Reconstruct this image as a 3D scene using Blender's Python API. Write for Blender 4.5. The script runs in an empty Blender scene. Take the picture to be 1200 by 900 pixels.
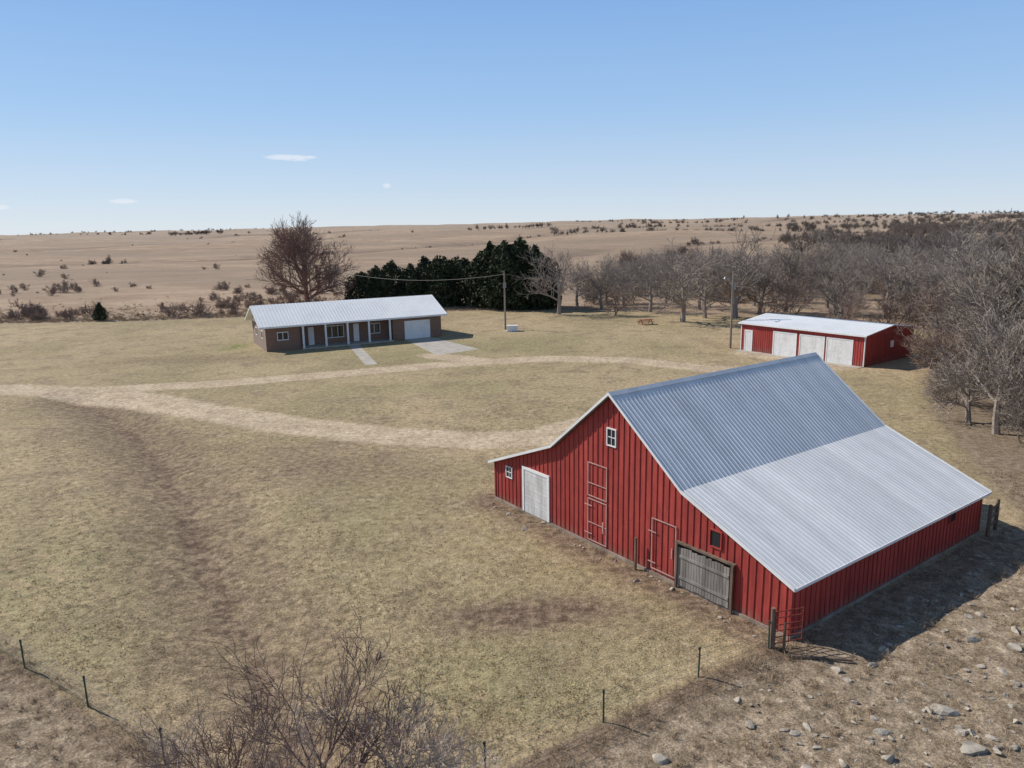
import bpy, math, random
import numpy as np
from mathutils import Vector, Matrix
random.seed(7); rng=np.random.default_rng(11)
scene=bpy.context.scene
col=scene.collection

# ------------------------------------------------------------------ helpers
class NB:
    def __init__(s,mat):
        s.t=mat.node_tree; s.n=s.t.nodes; s.l=s.t.links
    def new(s,typ,**kw):
        n=s.n.new(typ)
        for k,v in kw.items(): setattr(n,k,v)
        return n
    def set(s,inp,v):
        if hasattr(v,'is_output'): s.l.new(v,inp)
        else: inp.default_value=v
    def noise(s,vec,scale,detail=4,rough=.55,dist=0):
        n=s.new('ShaderNodeTexNoise'); s.l.new(vec,n.inputs['Vector'])
        n.inputs['Scale'].default_value=scale;n.inputs['Detail'].default_value=detail
        n.inputs['Roughness'].default_value=rough;n.inputs['Distortion'].default_value=dist
        return n.outputs['Fac']
    def ramp(s,f,a,b,lo=0.,hi=1.,smooth=True):
        n=s.new('ShaderNodeMapRange')
        if smooth:n.interpolation_type='SMOOTHSTEP'
        s.set(n.inputs['Value'],f);n.inputs['From Min'].default_value=a;n.inputs['From Max'].default_value=b
        n.inputs['To Min'].default_value=lo;n.inputs['To Max'].default_value=hi
        return n.outputs['Result']
    def math(s,op,a,b=0.,c=None,clamp=False):
        n=s.new('ShaderNodeMath',operation=op,use_clamp=clamp); s.set(n.inputs[0],a); s.set(n.inputs[1],b)
        if c is not None: s.set(n.inputs[2],c)
        return n.outputs[0]
    def mix(s,f,a,b,blend='MIX'):
        n=s.new('ShaderNodeMix',data_type='RGBA',blend_type=blend)
        def c(v): return (*v,1) if isinstance(v,tuple) and len(v)==3 else v
        s.set(n.inputs[0],f); s.set(n.inputs[6],c(a)); s.set(n.inputs[7],c(b))
        return n.outputs[2]
    def vscale(s,vec,sx,sy,sz):
        n=s.new('ShaderNodeMapping'); s.l.new(vec,n.inputs[0]); n.inputs['Scale'].default_value=(sx,sy,sz); return n.outputs[0]

def newmat(name):
    m=bpy.data.materials.new(name);m.use_nodes=True
    return m,NB(m),m.node_tree.nodes['Principled BSDF']

def mk(name,c,rough=.7,metal=0,var=.15,scale=1.5,stretch=(1,1,1),c2=None,bump=0,bscale=20,fine=.1,spec=.3,panel=0,streak=0,dirt=None):
    m,b,p=newmat(name)
    tc=b.new('ShaderNodeTexCoord').outputs['Object']
    v=b.vscale(tc,*stretch)
    n1=b.noise(v,scale,3); n2=b.noise(v,scale*9,2)
    if c2 is None: c2=tuple(x*(1-var*2) for x in c)
    base=b.mix(b.ramp(n1,.35,.68),c,c2)
    k=b.ramp(n2,.25,.75,1-fine,1+fine)
    if panel:
        sx=b.new('ShaderNodeSeparateXYZ');b.l.new(tc,sx.inputs[0])
        fl=b.math('FLOOR',b.math('DIVIDE',sx.outputs[0],panel))
        wn=b.new('ShaderNodeTexWhiteNoise',noise_dimensions='1D');b.l.new(fl,wn.inputs['W'])
        k=b.math('MULTIPLY',k,b.ramp(wn.outputs['Value'],0,1,.94,1.05,False))
    if streak:
        n3=b.noise(b.vscale(tc,5,5,.35),1,3,.6)
        k=b.math('MULTIPLY',k,b.ramp(n3,.3,.7,1-streak,1+streak))
    if dirt:
        sx=b.new('ShaderNodeSeparateXYZ');b.l.new(tc,sx.inputs[0])
        dm=b.math('ADD',b.ramp(sx.outputs[2],.1,.9,1,0),b.math('SUBTRACT',n1,.75))
        base=b.mix(b.ramp(dm,0,.9,0,.6),base,dirt)
    cc=b.new('ShaderNodeVectorMath',operation='SCALE'); b.l.new(base,cc.inputs[0]); b.l.new(k,cc.inputs['Scale'])
    b.l.new(cc.outputs[0],p.inputs['Base Color'])
    p.inputs['Roughness'].default_value=rough;p.inputs['Metallic'].default_value=metal
    p.inputs['Specular IOR Level'].default_value=spec
    if bump:
        bn=b.new('ShaderNodeBump');bn.inputs['Strength'].default_value=bump;bn.inputs['Distance'].default_value=.02
        b.l.new(b.noise(tc,bscale,3),bn.inputs['Height']);b.l.new(bn.outputs[0],p.inputs['Normal'])
    return m
def plain(name,c,c2):
    """cheap bark / straw: colour varies from plant to plant"""
    m,b,p=newmat(name)
    oi=b.new('ShaderNodeObjectInfo').outputs['Random']
    b.l.new(b.mix(oi,c,c2),p.inputs['Base Color']);p.inputs['Roughness'].default_value=.9;p.inputs['Specular IOR Level'].default_value=.15
    return m

class MB:
    def __init__(s): s.v=[];s.f=[]
    def add(s,vs,fs):
        o=len(s.v); s.v+= [tuple(x) for x in vs]; s.f+=[tuple(i+o for i in f) for f in fs]
    def box(s,x0,x1,y0,y1,z0,z1):
        s.add([(x0,y0,z0),(x1,y0,z0),(x1,y1,z0),(x0,y1,z0),(x0,y0,z1),(x1,y0,z1),(x1,y1,z1),(x0,y1,z1)],
              [(0,3,2,1),(4,5,6,7),(0,1,5,4),(1,2,6,5),(2,3,7,6),(3,0,4,7)])
    def beam(s,a,b,w,h=None):
        a=Vector(a);b=Vector(b);h=h or w;d=(b-a).normalized()
        up=Vector((0,0,1)) if abs(d.z)<.95 else Vector((0,1,0))
        x=d.cross(up).normalized()*w/2;y=x.cross(d).normalized()*h/2
        vs=[a-x-y,a+x-y,a+x+y,a-x+y,b-x-y,b+x-y,b+x+y,b-x+y]
        s.add(vs,[(0,3,2,1),(4,5,6,7),(0,1,5,4),(1,2,6,5),(2,3,7,6),(3,0,4,7)])
    def cyl(s,a,b,r0,r1=None,n=8):
        a=Vector(a);b=Vector(b);r1=r0 if r1 is None else r1;d=(b-a).normalized()
        up=Vector((0,0,1)) if abs(d.z)<.95 else Vector((0,1,0))
        x=d.cross(up).normalized();y=x.cross(d).normalized()
        vs=[];
        for c,r in((a,r0),(b,r1)):
            for i in range(n):
                t=2*math.pi*i/n;vs.append(c+x*math.cos(t)*r+y*math.sin(t)*r)
        fs=[(i,(i+1)%n,n+(i+1)%n,n+i) for i in range(n)]+[tuple(range(n))[::-1],tuple(range(n,2*n))]
        s.add(vs,fs)
    def obj(s,name,mat,parent=None,loc=None,smooth=False):
        me=bpy.data.meshes.new(name);me.from_pydata(s.v,[],s.f);me.update()
        if mat: me.materials.append(mat)
        o=bpy.data.objects.new(name,me);col.objects.link(o)
        if parent:o.parent=parent
        if loc:o.location=loc
        if smooth: me.polygons.foreach_set('use_smooth',[True]*len(me.polygons))
        return o
def empty(name,loc,rz=0):
    e=bpy.data.objects.new(name,None);col.objects.link(e);e.location=loc;e.rotation_euler=(0,0,rz);e.empty_display_size=.5;return e

# ------------------------------------------------------------------ terrain
def sstep(x,a,b):
    t=np.clip((x-a)/(b-a),0,1);return t*t*(3-2*t)
def pl(px,py,pts):
    d=np.full(np.shape(px),1e9)
    for (a,b),(c,e) in zip(pts[:-1],pts[1:]):
        ux,uy=c-a,e-b;L=ux*ux+uy*uy
        t=np.clip(((px-a)*ux+(py-b)*uy)/L,0,1)
        d=np.minimum(d,np.hypot(px-a-t*ux,py-b-t*uy))
    return d
ruts=[(-44,73),(-38.1,68),(-28.5,56.2),(-20.6,44.4),(-16.4,36.6),(-12.5,30.2),(-9.5,25.5),(-7.1,21)]
draws=[[(-420,330),(-300,400),(-200,470),(-90,640),(-40,820),(60,1000)],[(90,420),(130,560),(250,720),(420,900),(500,1200)],[(-700,640),(-480,760),(-300,980),(-260,1300)],[(-150,1200),(100,1350),(420,1500),(700,1900)],[(-900,1300),(-600,1500),(-300,1800)],[(-30,330),(20,400),(60,520)]]
def terr(x,y):
    x=np.asarray(x,float);y=np.asarray(y,float)
    r=np.hypot(x,y)
    az=x/np.maximum(r,1)
    crest=14+20*sstep(az,-.6,.35)
    z=crest*sstep(r,300,3600)
    und=sstep(r,260,900)
    z=z+und*(3.6*np.sin(x*.0061+1.3+.8*np.sin(y*.0023))*np.cos(y*.0047+.5)+2.4*np.sin(x*.011+y*.013)+1.7*np.sin(y*.021-x*.004+2)+1.2*np.sin(x*.031+1.5*np.sin(y*.012))*np.sin(y*.017+x*.01))
    z=z+sstep(r,1800,4200)*5*np.sin(x*.0012+y*.0008)
    z=z-5*np.exp(-((x-.62*y-10)/(60+.12*r))**2)*sstep(y,120,320)*(1-sstep(y,900,1800))
    z=z-sstep(r,5000,12000)*60
    for d_ in draws: z=z-2.0*np.exp(-(pl(x,y,d_)/(14+.012*r))**2)
    dd=pl(x,y,ruts)
    z=z-.55*np.exp(-(dd/3.2)**2)-.10*np.exp(-(dd/.8)**2)
    return z
def axis(lo,hi,step,flo,fhi,g=1.11):
    c=list(np.arange(lo,hi+1e-6,step)); s=step
    x=hi
    while x<fhi: s=min(s*g,600);x+=s;c.append(x)
    s=step;x=lo;L=[]
    while x>flo: s=min(s*g,600);x-=s;L.append(x)
    return np.array(L[::-1]+c)
X=axis(-98,62,.5,-9500,9500,1.05);Y=axis(10,152,.5,-1200,9500,1.035)
GX,GY=np.meshgrid(X,Y);nx,ny=len(X),len(Y)
FX=[-60,-20.2,-10.9,-6,-1.5,2.8,6.5,9.8,25,60];FY=[54,26.7,20.3,17,19.3,21.8,24.2,26.1,36.9,50]
MX=[-400,-94,-70,-50,7,24,34,46,60,90];MY=[146,138,138.4,142,147.8,140,134,128,110,60]
WY=[10,38,48,62,77,100,120,160,300];WX=[30,28,31.2,36,43.5,60,63,78,115]
road1=[(-98,86),(-54.5,78.3),(-44,75.8),(-36.1,72),(-29.1,67.3),(-18.7,61.1),(-10.2,57.4),(-2.7,55.5),(2.6,56.1),(7,60.2),(14,64),(22,71)]
road2=[(-46,76.4),(-32.1,79),(-19.3,83.6),(-8.1,88.4),(4.3,91.3),(14.4,89.1),(21.6,82.9),(29,80),(34,84)]
def masks(x,y):
    dr=pl(x,y,road1);dr2=pl(x,y,road2)
    road=np.maximum(1-sstep(dr,1.3,3.4),(1-sstep(dr2,1.1,2.8)))
    road=np.maximum(road,.9*(1-sstep(pl(x,y,[(-10,95),(-4,90.5)]),1.2,3)))
    road=np.maximum(road,.7*(1-sstep(pl(x,y,[(30,92),(36,83),(27,80)]),1.5,4)))
    road=road*(1-.3*np.exp(-(dr/.35)**2))*(1-.25*np.exp(-(dr2/.3)**2))
    d=pl(x,y,ruts); rut=1.0*np.exp(-(d/.85)**2)
    d2=pl(x,y,[(a+2.5,b+.9) for a,b in ruts]); rut=np.maximum(rut,.72*np.exp(-(d2/.6)**2))
    rut=np.maximum(rut,.72*np.exp(-(d/4.0)**2))
    d3=pl(x,y,[(-40,62),(-33,52),(-27,40),(-24.5,34)]);rut=np.maximum(rut,.35*np.exp(-(d3/.9)**2))
    rut=np.maximum(rut,1.2*np.exp(-(((x-.6)/4.4)**2+((y-28.9-.12*x)/1.4)**2)))
    rut=np.maximum(rut,.6*np.exp(-(((x+14)/8)**2+((y-50)/6)**2)))
    rut=np.maximum(rut,.5*np.exp(-(((x+40)/12)**2+((y-95)/3)**2)))
    rut=np.maximum(rut,.85*(1-sstep(pl(x,y,[(10.3,26.6),(-1.1,42.6)]),.7,2.2)))
    pr=sstep(y-np.interp(x,MX,MY),-.6,1.6)
    ro=1-sstep(y-np.interp(x,FX,FY),-.7,.5)
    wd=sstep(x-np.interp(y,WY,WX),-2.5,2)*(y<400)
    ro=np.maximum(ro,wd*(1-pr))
    green=np.exp(-(((x+39)/2.0)**2+((y-105.0)/3.5)**2))*1.2
    green=np.maximum(green,.4*np.exp(-(((x+24)/16)**2+((y-34)/10)**2)))
    green=np.maximum(green,.42*np.exp(-(((x+14)/30)**2+((y-101)/14)**2)))
    green=np.maximum(green,.35*np.exp(-(((x+10)/13)**2+((y-76)/4)**2)))
    green=np.maximum(green,.4*np.exp(-(((x+2)/6)**2+((y-24)/3)**2)))
    mound=np.exp(-(pl(x,y,[(9.8,25.9),(5,22.6),(1.1,20),(-2,18)])/.6)**2)
    mound=np.maximum(mound,.7*np.exp(-(pl(x,y,[(-24,29.4),(-10.9,20.2),(-7,17.5)])/.55)**2))
    return road,rut,pr,ro,green,wd,mound
road,rut,pr,ro,green,wd,mound=masks(GX,GY)
GZ=terr(GX,GY)+mound*.12+ro*(GY<60)*.07*np.sin(GX*1.9+np.sin(GY*1.3)*1.5)*np.sin(GY*1.6+1)*sstep(-(GY-np.interp(GX,FX,FY)),0,2)
V=np.stack([GX,GY,GZ],-1).reshape(-1,3)
ii=np.arange(nx*ny).reshape(ny,nx)
F=np.stack([ii[:-1,:-1],ii[:-1,1:],ii[1:,1:],ii[1:,:-1]],-1).reshape(-1,4)
me=bpy.data.meshes.new('ground');me.from_pydata(V.tolist(),[],F.tolist());me.update()
def attr(name,*ch):
    a=me.color_attributes.new(name,'FLOAT_COLOR','POINT')
    arr=np.ones((nx*ny,4),dtype=np.float32)
    for i,c in enumerate(ch): arr[:,i]=c.ravel()
    a.data.foreach_set('color',arr.ravel())
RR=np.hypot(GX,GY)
dw=GX*0
for d_ in draws: dw=np.maximum(dw,np.exp(-(pl(GX,GY,d_)/(7+.012*RR))**2))
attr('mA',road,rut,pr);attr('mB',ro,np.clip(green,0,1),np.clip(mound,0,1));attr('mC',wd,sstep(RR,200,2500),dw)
me.polygons.foreach_set('use_smooth',[True]*len(me.polygons))
ground=bpy.data.objects.new('ground',me);col.objects.link(ground)

m,b,p=newmat('dry_grass_ground')
pos=b.new('ShaderNodeNewGeometry').outputs['Position']
def sep(nm):
    a=b.new('ShaderNodeAttribute',attribute_name=nm);s_=b.new('ShaderNodeSeparateColor');b.l.new(a.outputs['Color'],s_.inputs[0]);return s_.outputs
A=sep('mA');B=sep('mB');C=sep('mC')
nL=b.noise(pos,.045,3,.6,.6);nM=b.noise(pos,.32,4,.65,.4);nS=b.noise(pos,2.2,4,.72);nF=b.noise(pos,13,2,.75);nX=b.noise(pos,.9,4,.7,.8)
nV=b.noise(b.vscale(pos,.03,.07,.02),1,4,.65,.5)
nB=b.noise(b.vscale(pos,.0015,.006,.002),1,4,.6,.3)
lawn=b.mix(b.ramp(nL,.38,.62),(.405,.305,.18),(.31,.245,.135))
lawn=b.mix(b.ramp(nM,.46,.68,0,.8),lawn,(.245,.18,.115))
lawn=b.mix(b.ramp(nX,.48,.72,0,.65),lawn,(.46,.365,.235))
gm=b.math('MULTIPLY',B[1],b.ramp(nX,.3,.6))
lawn=b.mix(gm,lawn,(.20,.205,.08))
pra=b.mix(b.ramp(nV,.35,.65),(.445,.325,.22),(.335,.23,.15))
pra=b.mix(b.ramp(nM,.45,.72,0,.5),pra,(.25,.17,.112))
pra=b.mix(b.ramp(nL,.48,.64,0,.6),pra,(.26,.18,.122))
pra=b.mix(b.ramp(nB,.44,.56,0,.7),pra,(.275,.205,.145))
pra=b.mix(b.math('MULTIPLY',C[1],.35),pra,(.42,.34,.265))  # distance haze painted into the prairie colour, paler farther out
pra=b.mix(b.math('MULTIPLY',C[2],b.ramp(nV,.3,.6,.2,.8)),pra,(.17,.12,.085))
c=b.mix(A[2],lawn,pra)
rough=b.mix(b.ramp(nX,.35,.65),(.34,.26,.18),(.21,.155,.10))
rough=b.mix(b.ramp(nS,.55,.75,0,.7),rough,(.45,.37,.275))
def edge(msk,n,amt=.7,lo=.35,hi=.65):
    return b.ramp(b.math('ADD',msk,b.math('MULTIPLY',b.math('SUBTRACT',n,.5),amt)),lo,hi)
c=b.mix(edge(B[0],nX),c,rough)
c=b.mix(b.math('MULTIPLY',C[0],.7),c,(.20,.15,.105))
soil=b.mix(b.ramp(nS,.35,.65),(.14,.093,.062),(.225,.16,.107))
rm=b.math('MULTIPLY',A[1],b.ramp(nX,.25,.6,.45,1.25),clamp=True)
c=b.mix(rm,c,soil)
c=b.mix(b.math('MULTIPLY',B[2],.7),c,(.15,.10,.065))
rd=b.mix(b.ramp(nM,.38,.62),(.53,.415,.285),(.44,.335,.225))
rdm=b.math('MULTIPLY',edge(A[0],nX,.8,.15,.85),b.ramp(nS,.2,.6,.7,1.0))
c=b.mix(rdm,c,rd)
k=b.math('MULTIPLY',b.ramp(nF,.25,.75,.55,1.45),b.ramp(nS,.28,.72,.72,1.28))
sc=b.new('ShaderNodeVectorMath',operation='SCALE');b.l.new(c,sc.inputs[0]);b.l.new(k,sc.inputs['Scale'])
b.l.new(sc.outputs[0],p.inputs['Base Color']);p.inputs['Roughness'].default_value=.95;p.inputs['Specular IOR Level'].default_value=.1
bn=b.new('ShaderNodeBump');bn.inputs['Strength'].default_value=.9;bn.inputs['Distance'].default_value=.11
b.l.new(nS,bn.inputs['Height']);b.l.new(bn.outputs[0],p.inputs['Normal'])
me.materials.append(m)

# ------------------------------------------------------------------ materials
red=mk('red_painted_metal',(.39,.060,.049),.55,0,.1,.35,(1,1,.5),c2=(.32,.047,.040),fine=.12,streak=.16,dirt=(.22,.12,.085))
redtrim=mk('red_trim',(.36,.055,.046),.55,0,.08,.8,streak=.1)
roofm=mk('galvanised_roof',(.80,.775,.74),.5,.1,.05,.25,(1,.3,1),c2=(.71,.69,.665),fine=.05,spec=.5,panel=.81)
white=mk('white_paint',(.80,.80,.78),.5,0,.05,1,fine=.04)
whiteroof=mk('white_metal_roof',(.83,.82,.79),.4,0,.04,.3,fine=.03)
doorw=mk('white_door',(.74,.73,.71),.5,0,.06,1,(1,1,.5),streak=.06)
doorg=mk('weathered_white_door',(.60,.59,.57),.6,0,.12,1.4,(1,1,.4),c2=(.50,.48,.45),streak=.12)
pink=mk('faded_door_trim',(.56,.33,.29),.6,0,.12,2)
darkglass=mk('window_glass',(.02,.025,.03),.12,0,.1,1,spec=.6)
conc=mk('concrete',(.46,.41,.34),.85,0,.12,.8,c2=(.36,.32,.27),bump=.2)
found=mk('stained_foundation',(.33,.28,.23),.9,0,.2,.9,c2=(.22,.17,.13),bump=.3)
wood=mk('weathered_wood',(.30,.27,.24),.85,0,.2,3,(1,1,.1),c2=(.17,.15,.13),bump=.4)
postw=mk('old_post_wood',(.20,.14,.10),.9,0,.2,4,(1,1,.2))
poleW=mk('pole_wood',(.30,.25,.20),.9,0,.15,3,(1,1,.1))
rustm=mk('rusty_red_metal',(.30,.07,.045),.6,.1,.2,5)
greenpost=mk('green_steel_post',(.05,.09,.06),.6,.1,.1,5)
wirem=mk('galvanised_wire',(.30,.30,.30),.5,.5,.1,5)
blackw=mk('power_cable',(.03,.03,.03),.6)
rockm=mk('limestone',(.46,.40,.32),.9,0,.15,2.5,c2=(.29,.245,.195),bump=.6,bscale=9)
bark=plain('bark_grey',(.34,.285,.24),(.24,.20,.165))
barkb=plain('bark_brown',(.30,.22,.175),(.21,.15,.12))
barkr=plain('twig_reddish',(.30,.20,.16),(.27,.175,.14))
barkd=plain('brush_twigs',(.26,.175,.14),(.22,.15,.12))
barkl=plain('pale_twigs',(.42,.34,.29),(.36,.29,.25))
barkf=plain('hazed_distant_bark',(.22,.18,.15),(.16,.13,.11))  # far trees: bark colour paled to imitate haze
# brick
brick,b,p=newmat('brown_brick')
tc=b.new('ShaderNodeTexCoord').outputs['Object']
mp=b.new('ShaderNodeMapping');b.l.new(tc,mp.inputs[0]);mp.inputs['Rotation'].default_value=(math.pi/2,0,0)
bt=b.new('ShaderNodeTexBrick');b.l.new(mp.outputs[0],bt.inputs['Vector']);bt.inputs['Scale'].default_value=1
bt.inputs['Brick Width'].default_value=.22;bt.inputs['Row Height'].default_value=.08;bt.inputs['Mortar Size'].default_value=.008
bt.inputs['Color1'].default_value=(.25,.13,.08,1);bt.inputs['Color2'].default_value=(.17,.09,.06,1);bt.inputs['Mortar'].default_value=(.28,.23,.19,1)
b.l.new(bt.outputs['Color'],p.inputs['Base Color']);p.inputs['Roughness'].default_value=.9

# ------------------------------------------------------------------ ribbed sheet
def ribbed(mb,p0,p1,x0,x1,pitch=.3,h=.03,rib=.05):
    """slope section from p0=(y,z) to p1=(y,z), ribs run down the slope, extruded along x"""
    dy,dz=p1[0]-p0[0],p1[1]-p0[1];L=math.hypot(dy,dz);n=(-dz/L,dy/L)
    if n[1]<0:n=(-n[0],-n[1])
    prof=[];x=x0
    while x<x1-1e-6:
        prof+=[(x,0)]
        a=x+pitch-rib-.03
        if x+pitch<=x1: prof+=[(a,0),(a+.02,h),(a+rib,h)]
        x+=pitch
    prof.append((x1,0))
    vs=[(x,p0[0]+n[0]*o,p0[1]+n[1]*o) for x,o in prof]+[(x,p1[0]+n[0]*o,p1[1]+n[1]*o) for x,o in prof]
    k=len(prof);mb.add(vs,[(i,i+1,k+i+1,k+i) for i in range(k-1)])

# ------------------------------------------------------------------ barn
BA=.63;W=19.95;L=16.44
barn=empty('red_barn',(10.669,26.681,0),BA)
prof=[(-.3,2.33),(5.4,4.65),(9.98,8.23),(14.35,4.65),(20.25,2.33)]
def rz(y): return float(np.interp(y,[q[0] for q in prof],[q[1] for q in prof]))
mb=MB()
wp=[(0,-.1)]+[(0,rz(0)-.12),(5.4,4.65-.12),(9.98,8.23-.14),(14.35,4.65-.12),(W,rz(W)-.12)]+[(W,-.1)]
n=len(wp)
mb.add([(0,y,z) for y,z in wp]+[(L,y,z) for y,z in wp],[tuple(range(n))[::-1],tuple(range(n,2*n))]+[(i,(i+1)%n,n+(i+1)%n,n+i) for i in range(n)])
mb.obj('walls',red,barn)
openings=[(18.15,18.85,1.65,2.45),(14.75,17.25,0,2.85),(9.65,10.4,5.5,6.5),(10.25,11.75,0.1,4.45),(5.75,7.35,.2,2.85),(3.3,4.05,2.5,3.4),(2.7,5.6,0,2.2)]
mb=MB();y=.23
while y<W:
    segs=[(.2,rz(y)-.14)]
    for (a,c_,z0,z1) in openings:
        if a-.04<y<c_+.04:
            if (a,c_)==(10.25,11.75) or (a,c_)==(5.75,7.35): continue
            ns=[]
            for s0,s1 in segs:
                if z0>s0+.05: ns.append((s0,min(s1,z0)))
                if z1<s1-.05: ns.append((max(s0,z1),s1))
            segs=[s for s in ns if s[1]-s[0]>.05]
    for s0,s1 in segs: mb.box(-.035,.001,y-.02,y+.02,s0,s1)
    y+=.36
x=.23
while x<L:
    z0=.2
    if 12.85<x<13.6: mb.box(x-.02,x+.02,-.035,.001,.2,1.45)
    else: mb.box(x-.02,x+.02,-.035,.001,.2,rz(0)-.14)
    x+=.36
# corner trims
mb.box(-.045,.06,-.045,.06,.2,rz(0)-.13)
mb.box(-.045,.06,W-.06,W+.045,.2,rz(W)-.13);mb.box(L-.06,L+.045,-.045,.06,.2,rz(0)-.13)
mb.obj('battens',redtrim,barn)
mb=MB();mb.box(-.05,L+.05,-.05,W+.05,-.15,.13);mb.obj('foundation',found,barn)
mb=MB()
for a,c_ in zip(prof[:-1],prof[1:]): ribbed(mb,a,c_,-.3,L+.3,.27,.018,.06)
mb.obj('roof_sheets',roofm,barn)
mb=MB() # deck + fascia
for a,c_ in zip(prof[:-1],prof[1:]):
    for x0,x1,th in((-.28,L+.28,.07),):
        y0,z0=a;y1,z1=c_
        mb.add([(x0,y0,z0-.012),(x1,y0,z0-.012),(x1,y1,z1-.012),(x0,y1,z1-.012),(x0,y0,z0-th),(x1,y0,z0-th),(x1,y1,z1-th),(x0,y1,z1-th)],
         [(0,3,2,1)[::-1],(4,5,6,7)[::-1],(0,1,5,4),(1,2,6,5),(2,3,7,6),(3,0,4,7)])
mb.obj('roof_deck',wood,barn)
mb=MB()
for xx in(-.31,L+.31):
    for a,c_ in zip(prof[:-1],prof[1:]):
        y0,z0=a;y1,z1=c_;x0,x1=xx-.02,xx+.02;t=.045;u=.11
        mb.add([(x0,y0,z0+t),(x1,y0,z0+t),(x1,y1,z1+t),(x0,y1,z1+t),(x0,y0,z0-u),(x1,y0,z0-u),(x1,y1,z1-u),(x0,y1,z1-u)],
         [(0,3,2,1)[::-1],(4,5,6,7)[::-1],(0,1,5,4),(1,2,6,5),(2,3,7,6),(3,0,4,7)])
mb.box(-.29,L+.29,-.335,-.305,2.22,2.345);mb.box(-.29,L+.29,20.255,20.28,2.22,2.345)
mb.obj('rake_trim',white,barn)
mb=MB()
for s in(-1,1):
    y0,z0=9.98,8.275;y1=9.98+s*.2;z1=8.275-.2*.8
    mb.add([(-.33,y0,z0),(L+.33,y0,z0),(L+.33,y1,z1),(-.33,y1,z1)],[(0,1,2,3) if s<0 else (3,2,1,0)])
mb.obj('ridge_cap',roofm,barn)
def win(mb_f,mb_g,y0,y1,z0,z1,mull=True,face='x'):
    t=.055
    def bx(mbx,d0,d1,a,c_,e,f):
        if face=='x': mbx.box(d0,d1,a,c_,e,f)
        else: mbx.box(a,c_,d0,d1,e,f)
    bx(mb_f,-.07,.0,y0,y0+t,z0,z1);bx(mb_f,-.07,.0,y1-t,y1,z0,z1)
    bx(mb_f,-.07,.0,y0+t,y1-t,z0,z0+t);bx(mb_f,-.07,.0,y0+t,y1-t,z1-t,z1)
    if mull:
        zc=(z0+z1)/2;yc=(y0+y1)/2
        bx(mb_f,-.05,-.0,y0+t,y1-t,zc-.015,zc+.015);bx(mb_f,-.048,-.0,yc-.012,yc+.012,z0+t,zc-.016);bx(mb_f,-.048,-.0,yc-.012,yc+.012,zc+.016,z1-t)
    bx(mb_g,-.02,-.0,y0+t,y1-t,z0+t,z1-t)
f_=MB();g_=MB()
win(f_,g_,18.2,18.8,1.7,2.4);win(f_,g_,9.7,10.35,5.55,6.45)
f_.obj('window_frames',white,barn)
f2=MB();win(f2,g_,3.35,4.0,2.55,3.35,False);win(f2,g_,12.9,13.55,1.5,2.1,False,'y');f2.obj('dark_window_frames',redtrim,barn)
g_.obj('window_panes',darkglass,barn)
mb=MB()
mb.box(-.045,0,14.95,17.05,.13,2.62)
for z in np.arange(.6,2.6,.45): mb.box(-.055,-.045,14.97,17.03,z,z+.03)
mb.obj('overhead_door',doorg,barn)
mb=MB();mb.box(-.075,0,14.8,14.95,.13,2.78);mb.box(-.075,0,17.05,17.2,.13,2.78);mb.box(-.074,0,14.95,17.05,2.62,2.77);mb.obj('overhead_door_frame',white,barn)
def rect(mb,y0,y1,z0,z1,w=.05,cross=True):
    mb.box(-.06,-.036,y0,y0+w,z0,z1);mb.box(-.06,-.036,y1-w,y1,z0,z1);mb.box(-.06,-.036,y0+w,y1-w,z0,z0+w);mb.box(-.06,-.036,y0+w,y1-w,z1-w,z1)
mb=MB();rect(mb,10.3,11.7,.25,2.5);rect(mb,10.3,11.7,2.62,4.4);rect(mb,5.82,7.3,.3,2.8);mb.box(-.06,-.036,10.35,11.65,3.3,3.34);mb.box(-.061,-.036,10.35,11.65,1.2,1.24)
mb.box(-.09,-.062,10.5,10.58,.9,1.5);mb.box(-.09,-.062,6.0,6.06,1.2,1.7)
for z in(.6,2.1):mb.box(-.075,-.061,11.35,11.9,z,z+.05);mb.box(-.075,-.061,7.0,7.5,z,z+.05)
mb.obj('plank_door_trim',pink,barn)
mb=MB();y=2.85
while y<5.5:
    mb.box(-.12,-.085,y,y+.135,.12+random.uniform(0,.06),1.98+random.uniform(-.05,.06));y+=.155
mb.box(-.16,-.121,2.85,5.5,.5,.62);mb.box(-.16,-.121,2.85,5.5,1.5,1.62)
mb.obj('sliding_plank_door',wood,barn)
mb=MB();mb.box(-.08,-.002,2.7,5.65,.15,2.1);mb.obj('dark_doorway',mk('dark_interior',(.02,.017,.015),.9),barn)
mb=MB();mb.box(-.17,-.0,2.6,5.75,2.12,2.2)
mb.box(-.2,-.1,2.62,2.74,0,2.1);mb.box(-.2,-.1,5.62,5.72,0,2.1);mb.box(-.35,-.25,8.0,8.1,0,1.6)
mb.obj('door_posts',postw,barn)

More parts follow.
